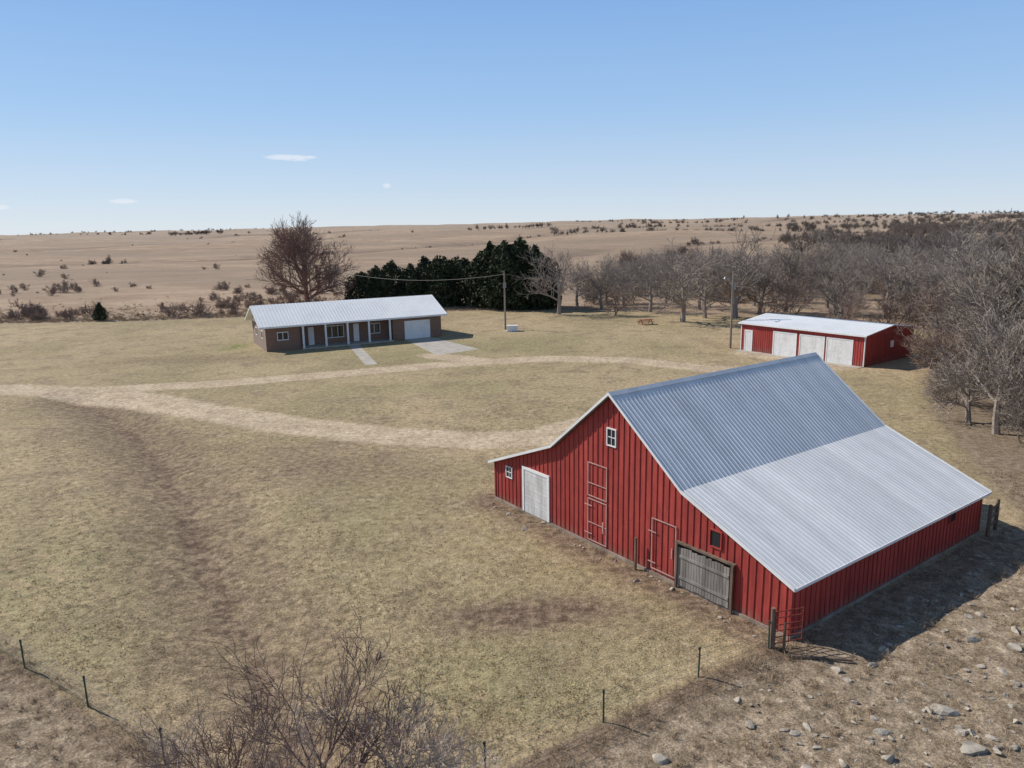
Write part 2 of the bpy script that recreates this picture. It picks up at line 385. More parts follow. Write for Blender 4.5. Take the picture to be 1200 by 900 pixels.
# ------------------------------------------------------------------ house
hang=math.radians(28)
house=empty('brick_ranch_house',(-33.0,100.2,0),hang);house.scale=(1,1,1.27)
HL=25.5;HD=10.0
mb=MB()
pts=[(0,0),(4.6,0),(4.6,1.9),(17.9,1.9),(17.9,0),(HL,0),(HL,HD),(0,HD)]
n=8;mb.add([(x,y,-.1) for x,y in pts]+[(x,y,2.62) for x,y in pts],[tuple(range(n))[::-1],tuple(range(n,2*n))]+[(i,(i+1)%n,n+(i+1)%n,n+i) for i in range(n)])
mb.obj('brick_walls',brick,house)
mb=MB()
ry=[-.75,HD/2,HD+.75];rzv=[2.70,4.62,2.70]
for xx in(0.02,HL-.02):
    mb.add([(xx-.02,0,2.62),(xx-.02,HD,2.62),(xx-.02,HD/2,4.45),(xx+.02,0,2.62),(xx+.02,HD,2.62),(xx+.02,HD/2,4.45)],[(0,1,2),(5,4,3),(0,2,5,3),(2,1,4,5),(1,0,3,4)])
mb.obj('gable_siding',white,house)
mb=MB();ribbed(mb,(ry[0],rzv[0]),(ry[1],rzv[1]),-.9,HL+.75,.45,.02,.05);ribbed(mb,(ry[1],rzv[1]),(ry[2],rzv[2]),-.9,HL+.75,.45,.02,.05)
mb.obj('metal_roof',whiteroof,house)
mb=MB()
for (y0,z0),(y1,z1) in(((ry[0],rzv[0]),(ry[1],rzv[1])),((ry[1],rzv[1]),(ry[2],rzv[2]))):
    x0,x1=-.91,HL+.76
    mb.add([(x0,y0,z0-.012),(x1,y0,z0-.012),(x1,y1,z1-.012),(x0,y1,z1-.012),(x0,y0,z0-.16),(x1,y0,z0-.16),(x1,y1,z1-.16),(x0,y1,z1-.16)],
         [(0,1,2,3),(7,6,5,4),(0,4,5,1),(1,5,6,2),(2,6,7,3),(3,7,4,0)])
mb.box(-.89,HL+.74,-.79,-.755,2.52,2.71)
mb.obj('white_fascia',white,house)
mb=MB()
for x in(4.9,8.0,11.1,14.2,17.3): mb.box(x-.12,x+.12,-.62,-.38,0,2.58)
mb.obj('porch_posts',white,house)
mb=MB();mb.box(4.65,17.8,-.8,1.89,-.05,.12);mb.obj('porch_slab',conc,house)
f_=MB();g_=MB()
def hw(x0,x1,z0,z1,y,mull=1):
    t=.08
    f_.box(x0,x0+t,y-.07,y,z0,z1);f_.box(x1-t,x1,y-.07,y,z0,z1);f_.box(x0+t,x1-t,y-.07,y,z0,z0+t);f_.box(x0+t,x1-t,y-.07,y,z1-t,z1)
    for i in range(mull):
        xc=x0+(x1-x0)*(i+1)/(mull+1);f_.box(xc-.04,xc+.04,y-.06,y,z0+t,z1-t)
    g_.box(x0+t,x1-t,y-.02,y,z0+t,z1-t)
hw(1.5,3.0,1.1,2.0,0);hw(8.6,11.2,.7,2.1,1.9,2);hw(14.8,16.6,.8,2.0,1.9)
f_.box(6.1,6.9,1.82,1.9,.12,2.1);f_.box(12.6,13.4,1.82,1.9,.12,2.1)
for y0 in(1.8,6.2):
    f_.box(-.06,0,y0,y0+1.2,1.2,1.27);f_.box(-.06,0,y0,y0+1.2,2.0,2.07);f_.box(-.06,0,y0,y0+.07,1.27,2.0);f_.box(-.06,0,y0+1.13,y0+1.2,1.27,2.0);g_.box(-.02,0,y0+.07,y0+1.13,1.27,2.0)
f_.obj('window_and_door_trim',white,house);g_.obj('window_panes',darkglass,house)
mb=MB();mb.box(19.7,23.7,-.05,0,0.02,2.15)
for z in(.55,1.05,1.6): mb.box(19.72,23.68,-.06,-.05,z,z+.03)
mb.obj('garage_door',white,house)
mb=MB();mb.add([(-15.6,109.25,.004),(-9.6,95.2,.004),(-4.3,99.4,.004),(-11.7,111.3,.004)],[(0,1,2,3)]);mb.obj('concrete_driveway',conc)
mb=MB();mb.add([(-22.9,104.6,.005),(-17.6,88.9,.005),(-16.2,89.3,.005),(-21.6,105.3,.005)],[(0,1,2,3)]);mb.obj('concrete_walkway',conc)

# ------------------------------------------------------------------ shed
sang=math.radians(-53.5)
shed=empty('red_garage_building',(29.4,95.1,0),sang);shed.scale=(1,1,1.27)
SL=16.3;SD=11.0
mb=MB();q=[(0,-.1),(SD,-.1),(SD,2.75),(SD/2,3.25),(0,2.75)];n=5
mb.add([(0,y,z) for y,z in q]+[(SL,y,z) for y,z in q],[tuple(range(n)),tuple(range(n,2*n))[::-1]]+[(i,n+i,n+(i+1)%n,(i+1)%n) for i in range(n)])
mb.obj('walls',red,shed)
sr=((-.3,2.80),(SD/2,3.36)),((SD/2,3.36),(SD+.3,2.80))
mb=MB()
for a,c_ in sr: ribbed(mb,a,c_,-.3,SL+.3,.4,.02,.05)
mb.obj('metal_roof',whiteroof,shed)
mb=MB()
for (y0,z0),(y1,z1) in sr:
    x0,x1=-.31,SL+.31
    mb.add([(x0,y0,z0-.012),(x1,y0,z0-.012),(x1,y1,z1-.012),(x0,y1,z1-.012),(x0,y0,z0-.16),(x1,y0,z0-.16),(x1,y1,z1-.16),(x0,y1,z1-.16)],
         [(0,1,2,3),(7,6,5,4),(0,4,5,1),(1,5,6,2),(2,6,7,3),(3,7,4,0)])
mb.obj('roof_trim',redtrim,shed)
mb=MB();mb.box(-.3,SL+.3,-.34,-.315,2.68,2.80)
for x in(-.03,SL-.07):mb.box(x,x+.1,-.04,0,0,2.64)
mb.box(SL,SL+.04,-.03,.1,0,2.64)
mb.box(SL,SL+.04,5.6,6.3,1.3,1.9)
D=[(.65,1.6,2.0),(4.8,7.8,2.2),(8.4,11.4,2.2),(11.85,14.85,2.2)]
for a,c_,h in D:
    mb.box(a-.12,a,-.06,0,0,h+.12);mb.box(c_,c_+.12,-.06,0,0,h+.12);mb.box(a,c_,-.06,0,h,h+.12)
mb.obj('white_trim',white,shed)
mb=MB()
for a,c_,h in D:
    mb.box(a,c_,-.03,0,.02,h)
    if c_-a>2:
        for z in(.55,1.1,1.65): mb.box(a+.02,c_-.02,-.04,-.03,z,z+.03)
mb.obj('overhead_doors',doorw,shed)
mb=MB();x=.2
while x<SL:
    if not any(a-.15<x<c_+.15 for a,c_,h in D): mb.box(x-.02,x+.02,-.03,0,.05,2.64)
    x+=.3
y=.3
while y<SD: mb.box(SL,SL+.03,y-.02,y+.02,.05,2.64); y+=.3
mb.obj('wall_ribs',redtrim,shed)
mb=MB();mb.box(-.05,SL+.05,-1.2,-.0,-.05,.04);mb.obj('apron',conc,shed)

# ------------------------------------------------------------------ branches
def segs_to_mesh(name,S,mat,thick=.05):
    S=np.array(S,float)
    Vs=[];Fs=[];off=0
    for mask,k in((S[:,6]>=thick,6),(S[:,6]<thick,3)):
        T=S[mask]
        if len(T)==0: continue
        a=T[:,0:3];b_=T[:,3:6];d=b_-a;d/=np.linalg.norm(d,axis=1,keepdims=True)+1e-9
        up=np.where(np.abs(d[:,2:3])<.9,np.array([[0,0,1.]]),np.array([[1.,0,0]]))
        x=np.cross(d,up);x/=np.linalg.norm(x,axis=1,keepdims=True);y=np.cross(x,d)
        rings=[]
        for c_,r in((a,T[:,6]),(b_,T[:,7])):
            for i in range(k):
                t=2*math.pi*i/k;rings.append(c_+(x*math.cos(t)+y*math.sin(t))*r[:,None])
        R=np.stack(rings,1)
        Vs.append(R.reshape(-1,3));N=len(T);base=off+np.arange(N)[:,None]*2*k
        for i in range(k):
            j=(i+1)%k
            Fs.append(base+np.array([[i,j,k+j,k+i]]))
        off+=N*2*k
    V=np.concatenate(Vs);F=np.concatenate(Fs)
    me=bpy.data.meshes.new(name);me.from_pydata(V.tolist(),[],F.tolist());me.update();me.materials.append(mat);return me
def rnd3(R): return Vector((R.gauss(0,1),R.gauss(0,1),R.gauss(0,1)))
def tree_segs(seed,H,trunk=.4,r0=.25,depth=5,kids=(5,5,4,4,3),ang=(30,60),minr=.02,up=.08,stems=1,wander=.16,ratio=(.5,.78),crown=None):
    R=random.Random(seed);S=[]
    def grow(p,d,Ln,r,lv,az=None):
        n=4 if lv<2 else (3 if lv<4 else 2)
        nodes=[];q=p.copy()
        for i in range(n):
            d=(d+rnd3(R)*(wander*(.4 if (lv==0 and crown) else 1))+Vector((0,0,up if lv else .02))).normalized()
            q2=q+d*Ln/n
            ra=max(minr,r*(1-.5*i/n));rb=max(minr*.8,r*(1-.5*(i+1)/n))
            S.append((*q,*q2,ra,rb));nodes.append((q2.copy(),d.copy(),rb,(i+1)/n));q=q2
        if lv<depth:
            k=kids[lv]+R.choice([-1,0,0,1])
            for j in range(k):
                if lv==0: f=trunk+(1-trunk)*(j+.5)/k
                else: f=R.uniform(.25,1.0)
                idx=min(n-1,int(f*n-1e-6));pp,dd,rr,_=nodes[idx]
                prev=nodes[idx-1][0] if idx>0 else p
                pp=prev.lerp(pp,R.random())
                if j==k-1: pp=nodes[-1][0]
                a=math.radians(R.uniform(*ang))*(.5 if j==k-1 else 1)
                if lv==0 and crown:  # evenly spread main limbs round the trunk
                    t=j*2.4+R.uniform(-.3,.3);ax=Vector((math.cos(t),math.sin(t),0));a=math.radians(crown[0]+(crown[1]-crown[0])*j/k)
                else: ax=dd.cross(rnd3(R)).normalized()
                nd=Matrix.Rotation(a,3,ax)@dd
                grow(pp,nd,Ln*R.uniform(*ratio),rr*R.uniform(.6,.8),lv+1)
    for s in range(stems):
        d=Vector((0,0,1)) if stems==1 else Vector((R.gauss(0,.4),R.gauss(0,.4),1)).normalized()
        p=Vector((0,0,-.1)) if stems==1 else Vector((R.gauss(0,.3),R.gauss(0,.3),-.1))
        grow(p,d,H*(.5 if stems==1 else .5*R.uniform(.7,1.1)),r0,0)
    A=np.array(S);sc=H/A[:,5].max();A[:,:6]*=sc
    return A
V_big=[segs_to_mesh('tree_mesh',tree_segs(s,12,.35,.36,4,(7,6,5,5),minr=.022,crown=(68,20)),bark) for s in(1,2,3,4)]
V_round=segs_to_mesh('tree_mesh_r',tree_segs(15,12,.30,.36,5,(13,6,5,4,3),(22,50),minr=.019,up=.08,ratio=(.58,.70),crown=(66,10)),barkr)
V_brown=[segs_to_mesh('tree_mesh_b',tree_segs(s,8,.2,.18,4,(6,5,4,4),minr=.022,stems=2),barkb) for s in(21,22)]
V_brush=[segs_to_mesh('brush_mesh',tree_segs(s,8,.15,.11,4,(6,5,5,4),(25,60),minr=.017,stems=3,wander=.2),bark) for s in(31,32,33)]
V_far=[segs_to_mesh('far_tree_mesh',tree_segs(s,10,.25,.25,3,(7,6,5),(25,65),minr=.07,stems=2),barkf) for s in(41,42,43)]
def put(name,me,x,y,sc,rz_=None,sx=1):
    o=bpy.data.objects.new(name,me);col.objects.link(o);o.location=(x,y,float(terr(x,y)));o.rotation_euler=(0,0,random.uniform(0,6.28) if rz_ is None else rz_)
    o.scale=(sc*sx,sc*sx,sc);return o
put('bare_tree',V_round,-41.4,153,20/12,.4,1.08)
for i,(x,y,h,s) in enumerate([(8.9,138.6,13.5,1),(17.7,146,11.5,1),(22.5,149,10.5,1.1),(28.6,124.4,14.5,1.1),(33.5,129,12.5,1.1),(38.7,128.9,16.5,1.1),(44.5,134,13.5,1.1),(50,136.4,14.5,1),(13.5,152,10.5,1),(57,131,13,1.1),(53,120,11,1.1),(62,124,13,1.1),(26,140,11,1.1),(36,143,12,1),(31,150,11,1.1),(48,148,13,1),(60,142,13,1),(69,130,13,1),(20,156,10,1),(68,112,12,1.1),(66,98,11,1.1),(52,84,9.5,1.1),(47,72,9.5,1.1)]):
    put('bare_tree',V_big[i%4],x,y,h/12,None,s)
for i,(x,y,h) in enumerate([(50,99,8.5),(55,96,8.5),(60,104,9.5),(47,108,7),(19,135,6.5),(42,122,5.5),(41,138,8),(47,127,7)]):
    put('bare_tree',V_brown[i%2],x,y,h/8)

# ------------------------------------------------------------------ cedars
cedm=mk('cedar_foliage',(.052,.062,.028),.85,0,.2,.7,c2=(.028,.038,.017),fine=.4)
def cedar(seed,h,R0,N=5200,sz=.36,pw=.55):
    r=np.random.default_rng(seed)
    lob=r.uniform(0,6.28,8)
    t=r.uniform(0,1,N)**.9
    th=r.uniform(0,6.28,N)
    prof_=np.where(t<.2,.7+t*1.5,(1-((t-.2)/.8)**1.6)**pw)
    wob=1+.24*np.sin(2*th+lob[0]+4*t)+.17*np.sin(4*th+lob[1]-8*t)+.13*np.sin(11*t+lob[2]+3*th)+.1*np.sin(7*th+lob[3]+17*t)
    rad=R0*prof_*wob*(1-.5*r.uniform(0,1,N)**2.0)+.05
    hh=h*(1+.06*np.sin(2*th+lob[4])+.05*np.sin(5*th+lob[5]))
    P=np.stack([rad*np.cos(th)+t*lob[6]*.12,rad*np.sin(th),.2+t*(hh-.3)],-1)
    P+=r.normal(0,.14,P.shape)
    a=r.normal(0,1,(N,3));a/=np.linalg.norm(a,axis=1,keepdims=True);b_=np.cross(a,r.normal(0,1,(N,3)));b_/=np.linalg.norm(b_,axis=1,keepdims=True)
    s=sz*r.uniform(.5,1.3,(N,1))
    V=np.stack([P+a*s,P-a*s*.5+b_*s*.6,P-a*s*.5-b_*s*.6],1).reshape(-1,3)
    F=np.arange(3*N).reshape(-1,3)
    m0=MB();m0.cyl((0,0,-.1),(0,0,h*.8),.18,.04)
    off=len(V);VV=V.tolist()+m0.v;FF=F.tolist()+[tuple(i+off for i in f) for f in m0.f]
    me=bpy.data.meshes.new('cedar_mesh');me.from_pydata(VV,[],FF);me.update();me.materials.append(cedm);return me
CE=[cedar(1,10,3.9),cedar(2,10,3.3,pw=.8),cedar(3,10,4.6,pw=.45),cedar(4,10,4.2)]
for i,(x,y,h,s) in enumerate([(-31.5,157,6.8,1.2),(-27,155,8.0,1.1),(-24.5,158,8.8,1),(-20.5,155.5,8.2,1.2),(-17.5,158,9.4,1),(-13.8,156,9.6,1),(-10.5,158,9.3,1.1),(-6.2,155,10.2,1),(-3.8,153,12.0,.95),(-.8,150,12.2,1.0),(2.2,152,12.8,.9),(4.8,148.5,11.4,1),(7.4,150.5,9.5,.9)]):
    put('cedar_tree',CE[(i*3)%4],x,y,h/10,None,s)
put('cedar_tree',CE[1],-76.9,140.6,.32)

# ------------------------------------------------------------------ instancer
def instancer(name,pts,scl,protos,idx=None,tilt=0):
    """pts Nx3, one object instancing the prototype meshes on its vertices"""
    N=len(pts)
    c_=bpy.data.collections.new(name+'_parts')
    for i,me in enumerate(protos):
        o=bpy.data.objects.new(name+'_part_%02d'%i,me);c_.objects.link(o)
    me=bpy.data.meshes.new(name);me.from_pydata(np.asarray(pts).tolist(),[],[])
    a=me.attributes.new('scl','FLOAT','POINT');a.data.foreach_set('value',np.asarray(scl,dtype=np.float32))
    a=me.attributes.new('rotz','FLOAT_VECTOR','POINT')
    rr=np.zeros((N,3),dtype=np.float32);rr[:,2]=rng.uniform(0,6.28,N);rr[:,0]=rng.normal(0,tilt,N) if tilt else 0
    a.data.foreach_set('vector',rr.ravel())
    a=me.attributes.new('pid','INT','POINT');a.data.foreach_set('value',rng.integers(0,len(protos),N).astype(np.int32) if idx is None else idx)
    o=bpy.data.objects.new(name,me);col.objects.link(o)
    g=bpy.data.node_groups.new(name,'GeometryNodeTree')
    g.interface.new_socket(name='Geometry',in_out='INPUT',socket_type='NodeSocketGeometry')
    g.interface.new_socket(name='Geometry',in_out='OUTPUT',socket_type='NodeSocketGeometry')
    gi=g.nodes.new('NodeGroupInput');go=g.nodes.new('NodeGroupOutput')
    ip=g.nodes.new('GeometryNodeInstanceOnPoints');ci=g.nodes.new('GeometryNodeCollectionInfo')
    ci.inputs['Collection'].default_value=c_;ci.inputs['Separate Children'].default_value=True;ci.inputs['Reset Children'].default_value=True
    ip.inputs['Pick Instance'].default_value=True
    def na(nm,dt):
        n=g.nodes.new('GeometryNodeInputNamedAttribute');n.data_type=dt;n.inputs['Name'].default_value=nm;return n.outputs['Attribute']
    g.links.new(gi.outputs[0],ip.inputs['Points']);g.links.new(ci.outputs[0],ip.inputs['Instance'])
    g.links.new(na('pid','INT'),ip.inputs['Instance Index']);g.links.new(na('scl','FLOAT'),ip.inputs['Scale'])
    g.links.new(na('rotz','FLOAT_VECTOR'),ip.inputs['Rotation']);g.links.new(ip.outputs[0],go.inputs[0])
    md=o.modifiers.new('scatter','NODES');md.node_group=g
    return o
def withz(x,y,dz=0): return np.stack([x,y,terr(x,y)+dz],-1)
# near woodland brush, right side: tall trees mixed with low brush
x=rng.uniform(25,150,2600);y=rng.uniform(30,300,2600)
e=np.interp(y,WY,WX);keep=(x>e+.6)&(x<e+75)&((rng.uniform(0,1,2600)<.24)|((x<e+12)&(rng.uniform(0,1,2600)<.55)))
keep&=~((x<54)&(y>78)&(y<106))
x,y=x[keep],y[keep];d=x-np.interp(y,WY,WX)
instancer('creek_woodland',withz(x,y),np.clip(rng.lognormal(-.22,.3,len(x)),.4,1.3)*np.clip(.65+d/16,.65,1.15),V_brush+V_brown+V_big[:2],
   rng.choice([0,1,2,0,1,2,3,4,5,6],len(x)).astype(np.int32))
# woods beyond the row
x=rng.uniform(6,130,220);y=rng.uniform(152,300,220);k=(x>8+(y-150)*.25)
instancer('background_trees',withz(x[k],y[k]),rng.uniform(.5,1.2,k.sum()),V_brown+V_brush)
# valley + distant woodland
x=[];y=[]
while len(x)<2000:
    yy=260+1400*random.random()**1.2;f=random.uniform(.36,1.25)
    xx=f*yy
    lim=.50+.10*math.sin(yy*.009)+.05*math.sin(yy*.03)
    if f<lim and random.random()>.06: continue
    x.append(xx);y.append(yy)
x=np.array(x);y=np.array(y)
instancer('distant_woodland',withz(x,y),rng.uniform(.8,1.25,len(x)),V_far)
# tree lines on the far horizon and in the draws
px=[];py=[]
def line(x0,y0,x1,y1,n,j):
    for i in range(n):
        t=random.random();px.append(x0+(x1-x0)*t+random.gauss(0,j));py.append(y0+(y1-y0)*t+random.gauss(0,j))
line(-1380,2250,-1000,2250,22,18);line(-1900,3000,-900,3100,40,30);line(-720,1650,-600,1650,34,18);line(1500,3300,3500,3500,420,50);line(1100,2300,2600,2400,260,60)
line(-60,1500,60,1450,26,14);line(300,1900,560,1850,30,25);line(700,1900,1500,1700,90,40)
line(200,2600,900,2700,60,30);line(60,1000,420,1150,40,10);line(100,1350,700,1500,60,10);line(330,900,520,820,40,12)
px=np.array(px);py=np.array(py)
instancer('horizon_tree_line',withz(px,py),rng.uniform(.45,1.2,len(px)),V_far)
V_shrub=[segs_to_mesh('shrub_mesh',tree_segs(s,2.5,.1,.05,3,(6,5,4),(25,65),minr=.02,stems=5,wander=.2),barkb) for s in(51,52)]
px=[];py=[]
for di,d_ in enumerate(draws):
    pb=.12 if d_[0][0]<-100 else .4
    for (a,c1),(c2_,e2) in zip(d_[:-1],d_[1:]):
        n_=int(math.hypot(c2_-a,e2-c1)/9)
        cl=random.random()
        for i in range(n_):
            if random.random()<pb*(1+math.sin(i*.35+cl*6)): line(a+(c2_-a)*i/n_,c1+(e2-c1)*i/n_,a+(c2_-a)*(i+1)/n_,c1+(e2-c1)*(i+1)/n_,random.choice([1,2,3]),3)
px=np.array(px);py=np.array(py)
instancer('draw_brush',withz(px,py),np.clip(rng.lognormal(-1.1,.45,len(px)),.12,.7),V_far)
# prairie shrubs
x=np.concatenate([rng.uniform(-280,-20,26),rng.uniform(-75,-42,60),rng.normal(-92,9,34),rng.uniform(-400,250,12),rng.normal(-130,16,26)])
y=np.concatenate([rng.uniform(155,400,26),rng.uniform(144,200,60),rng.normal(147,4,34),rng.uniform(300,800,12),rng.normal(215,10,26)])
k=y>np.interp(x,MX,MY)+2;x,y=x[k],y[k]
instancer('prairie_shrubs',withz(x,y),np.clip(rng.lognormal(-.5,.5,len(x)),.2,1.5),V_shrub)
# foreground brush
V_fg=[segs_to_mesh('fg_shrub',tree_segs(s,4,.15,.06,4,(4,4,4,3),(18,50),minr=.0085,stems=3,wander=.22,up=.12),barkd if s<63 else barkl,.03) for s in(61,62,63,64)]
for i,(x,y,h) in [(0,(-8.7,19.0,4.1)),(1,(-6.7,18.2,5.0)),(0,(-5.3,18.7,5.1)),(2,(-3.6,18.8,4.2)),(3,(-10.6,19.6,2.3)),(3,(-2.3,18.5,3.5)),(1,(-7.7,18.4,4.0)),(2,(-4.4,18.0,4.0))]:
    put('bare_shrub',V_fg[i],x,y,h/4)

# ------------------------------------------------------------------ grass tufts
def tuft(seed,n,h,rad,w):
    R=random.Random(seed);mb=MB()
    for i in range(n):
        a=R.uniform(0,6.28);d=R.uniform(0,rad);x,y=math.cos(a)*d,math.sin(a)*d
        hh=h*R.uniform(.5,1.2);t=R.uniform(0,6.28);lx,ly=math.cos(t),math.sin(t);bx,by=R.gauss(0,.7)*hh,R.gauss(0,.7)*hh
        mb.add([(x-lx*w,y-ly*w,-.005),(x+lx*w,y+ly*w,-.005),(x+bx,y+by,hh)],[(0,1,2)])
    me=bpy.data.meshes.new('tuft');me.from_pydata(mb.v,[],mb.f);me.update();return me
sm=plain('dry_lawn_blades',(.60,.475,.29),(.36,.29,.155));st=plain('tall_dead_grass',(.52,.40,.26),(.25,.18,.12))
T1=[tuft(s,12,.05,.15,.012) for s in range(4)];T2=[tuft(s+10,22,.26,.17,.010) for s in range(4)]
for t in T1:t.materials.append(sm)
for t in T2:t.materials.append(st)
N=66000
r=18.5+52*rng.uniform(0,1,N)**1.8;a=rng.uniform(-.75,.72,N);x=r*np.sin(a)*1.02;y=r*np.cos(a)
mr,mu,mp_,mo,mg,mw,mm=masks(x,y)
lx=(x-10.669)*math.cos(BA)+(y-26.681)*math.sin(BA);ly=-(x-10.669)*math.sin(BA)+(y-26.681)*math.cos(BA)
inb=(lx>-.1)&(lx<L+.1)&(ly>-.1)&(ly<W+.1)
cl=np.sin(x*.9+1.3*np.sin(y*.7))*np.sin(y*1.1+1.7*np.sin(x*.5))
k=(mo<.4)&(rng.uniform(0,1,N)>mr*1.5)&(rng.uniform(0,1,N)>mu*1.5)&~inb&(rng.uniform(-1.2,1.4,N)<cl+.5)
instancer('lawn_grass',withz(x[k],y[k]),rng.uniform(.5,1.25,k.sum())*(1+.3*mg[k]),T1)
N=20000
x=rng.uniform(-30,40,N);y=rng.uniform(17,46,N)
mr,mu,mp_,mo,mg,mw,mm=masks(x,y)
lx=(x-10.669)*math.cos(BA)+(y-26.681)*math.sin(BA);ly=-(x-10.669)*math.sin(BA)+(y-26.681)*math.cos(BA)
inb=(lx>-.1)&(lx<L+.1)&(ly>-.1)&(ly<W+.1)
k=((mo>.5)&(rng.uniform(0,1,N)<.6)|(mm>.3))&~inb
k|=(~inb)&(ly>-.7)&(ly<W+.3)&(lx>-.55)&(lx<L)&(rng.uniform(0,1,N)<.35)
instancer('rough_grass',withz(x[k],y[k]),rng.uniform(.3,1.0,k.sum())*(1+.6*np.clip(mm[k],0,1)),T2)
N=3500;x=rng.uniform(-110,10,N);y=np.interp(x,MX,MY)+rng.exponential(8,N)+1
instancer('prairie_grass',withz(x,y),rng.uniform(.8,2.2,N),T2)

# ------------------------------------------------------------------ rocks
import bmesh
def rock(seed):
    r=np.random.default_rng(seed)
    bm=bmesh.new();bmesh.ops.create_icosphere(bm,subdivisions=2,radius=.5)
    k=r.normal(0,1,(9,3));k/=np.linalg.norm(k,axis=1,keepdims=True);dd=r.uniform(.16,.38,9)
    fl=r.uniform(.3,.55);wy=r.uniform(.55,.9)
    for v in bm.verts:
        c_=np.array(v.co)
        for n_,d_ in zip(k,dd):
            o=c_@n_-d_
            if o>0:c_=c_-n_*o
        c_+=r.normal(0,.015,3);v.co=(c_[0]*1.2,c_[1]*wy*1.2,c_[2]*fl*1.2)
    me=bpy.data.meshes.new('rock');bm.to_mesh(me);bm.free();me.materials.append(rockm);return me
RK=[rock(i) for i in range(7)]
x=np.concatenate([rng.uniform(2,26,260),rng.normal(12,2.5,90),rng.normal(18,2,70)]);y=np.concatenate([rng.uniform(18,36,260),rng.normal(21.5,1.2,90),rng.normal(25,2.5,70)])
F_=np.interp(x,FX,FY);lx=(x-10.669)*math.cos(BA)+(y-26.681)*math.sin(BA);ly=-(x-10.669)*math.sin(BA)+(y-26.681)*math.cos(BA)
k=(y<F_-1)&((ly<-1.5)|(lx<-.5));x,y=x[k],y[k]
gx=rng.uniform(0,1,34)*W;hx=10.669-.7*math.cos(BA)-gx*math.sin(BA)+rng.normal(0,.25,34);hy=26.681-.7*math.sin(BA)+gx*math.cos(BA)+rng.normal(0,.25,34)
x=np.concatenate([x,hx]);y=np.concatenate([y,hy])
instancer('limestone_rubble',withz(x,y,.01),np.clip(rng.lognormal(-1.7,.6,len(x)),.07,.62),RK,tilt=.25)
for i,(x,y,s) in enumerate([(4.3,20,.6),(8.8,21.2,.5),(14.2,22.1,.8),(18.9,25.8,.7),(13.9,20.2,.9),(11.6,24.6,.5)]):
    put('limestone_rock',RK[i%7],x,y,s)

# ------------------------------------------------------------------ fences
def fence(name,pts,h=1.25,mat=greenpost,post=.045,wires=4):
    e=empty(name,(0,0,0));mb=MB()
    for x,y in pts: mb.cyl((x,y,-.1),(x+random.uniform(-.03,.03),y,h),post/1.4,n=6);mb.box(x-.04,x+.04,y-.008,y+.008,h-.12,h-.02)
    mb.obj('posts',mat,e);mb=MB()
    for (a,b1),(c_,d1) in zip(pts[:-1],pts[1:]):
        for w in range(wires):
            z=h-.1-w*.27;mx=((a+c_)/2,(b1+d1)/2,z-.03)
            mb.cyl((a,b1,z),mx,.006,n=4);mb.cyl(mx,(c_,d1,z),.006,n=4)
    mb.obj('wires',wirem,e)
fence('wire_fence',[(-33,35.5),(-25.7,30.5),(-22.1,28),(-18.5,25.5),(-14.8,23.1),(-10.9,20.3),(-7.2,17.8)])
fence('wire_fence',[(9.6,25.9),(6.5,24.2),(2.8,21.8),(-1.0,19.4),(-4.6,17.2)])
e=empty('steel_pipe_gate',(0,0,0));mb=MB()
a=Vector((9.85,26.0,0));c_=Vector((11.0,26.3,0))
for z in(.25,.5,.75,1.0,1.3,1.55): mb.cyl(a+Vector((0,0,z)),c_+Vector((0,0,z)),.022,n=6)
for t in(0,.5,1): q=a.lerp(c_,t);mb.cyl(q+Vector((0,0,.2)),q+Vector((0,0,1.58)),.025,n=6)
mb.obj('bars',rustm,e);mb=MB();mb.cyl((9.75,25.95,-.1),(9.72,25.95,1.75),.1,.085,10);mb.cyl((10.1,25.7,-.1),(10.1,25.7,1.3),.06,.05,8);mb.obj('gate_post',postw,e)
e=empty('corral_fence',(0,0,0));mb=MB()
bx=[(24.3,36.1),(25.2,36.9)]
for x,y in bx: mb.cyl((x,y,-.1),(x,y,1.7),.1,.08,8)
for (a0,b0),(c0,d0) in zip(bx[:-1],bx[1:]):
    for z in(.5,.95,1.4): mb.beam((a0,b0,z),(c0,d0,z),.04,.13)
mb.obj('rails_and_posts',postw,e)
mb=MB();mb.cyl((10.2,25.4,.09),(12.4,25.0,.1),.06,.05,8);mb.obj('fallen_log',postw)

# ------------------------------------------------------------------ poles
def pole(x,y,h,name='utility_pole'):
    e=empty(name,(x,y,0));mb=MB();mb.cyl((0,0,-.2),(0,0,h),.16,.11,10);mb.obj('shaft',poleW,e);return e
e=pole(-.9,118.7,8.9);mb=MB();mb.box(-.25,.25,-.25,-.12,6.6,7.4);mb.cyl((0,0,8.9),(0,0,9.1),.05);mb.obj('meter_box',wirem,e)
e=pole(28.5,96.6,9.9);mb=MB();mb.beam((0,0,8.9),(-1.1,-.5,9.2),.06);mb.cyl((-1.1,-.5,9.2),(-1.2,-.55,8.95),.14,.2,10);mb.cyl((.2,0,7.6),(.2,0,8.5),.2,.2,10);mb.obj('yard_lamp',wirem,e)
e=pole(-40,151,9.5)
def cable(name,p,q,sag,r=.035):
    p=Vector(p);q=Vector(q);mb=MB();n=16;pr_=p
    for i in range(1,n+1):
        t=i/n;c_=p.lerp(q,t)-Vector((0,0,4*sag*t*(1-t)));mb.cyl(pr_,c_,r,n=4);pr_=c_
    mb.obj(name,blackw)
cable('power_line',(-.9,118.7,8.7),(-40,151,9.3),1.9,.042);cable('power_line',(-.9,118.7,8.7),(28.5,96.6,9.6),1.0,.014)
e=empty('white_well_box',(.2,116.6,0));mb=MB();mb.box(-.8,.8,-.5,.5,0,.8);mb.obj('cabinet',white,e);mb=MB();mb.box(-.9,.9,-.6,.6,.8,.9);mb.obj('lid',doorw,e);mb=MB();mb.box(-1.1,1.1,-.8,.8,-.05,.06);mb.obj('pad',conc,e)
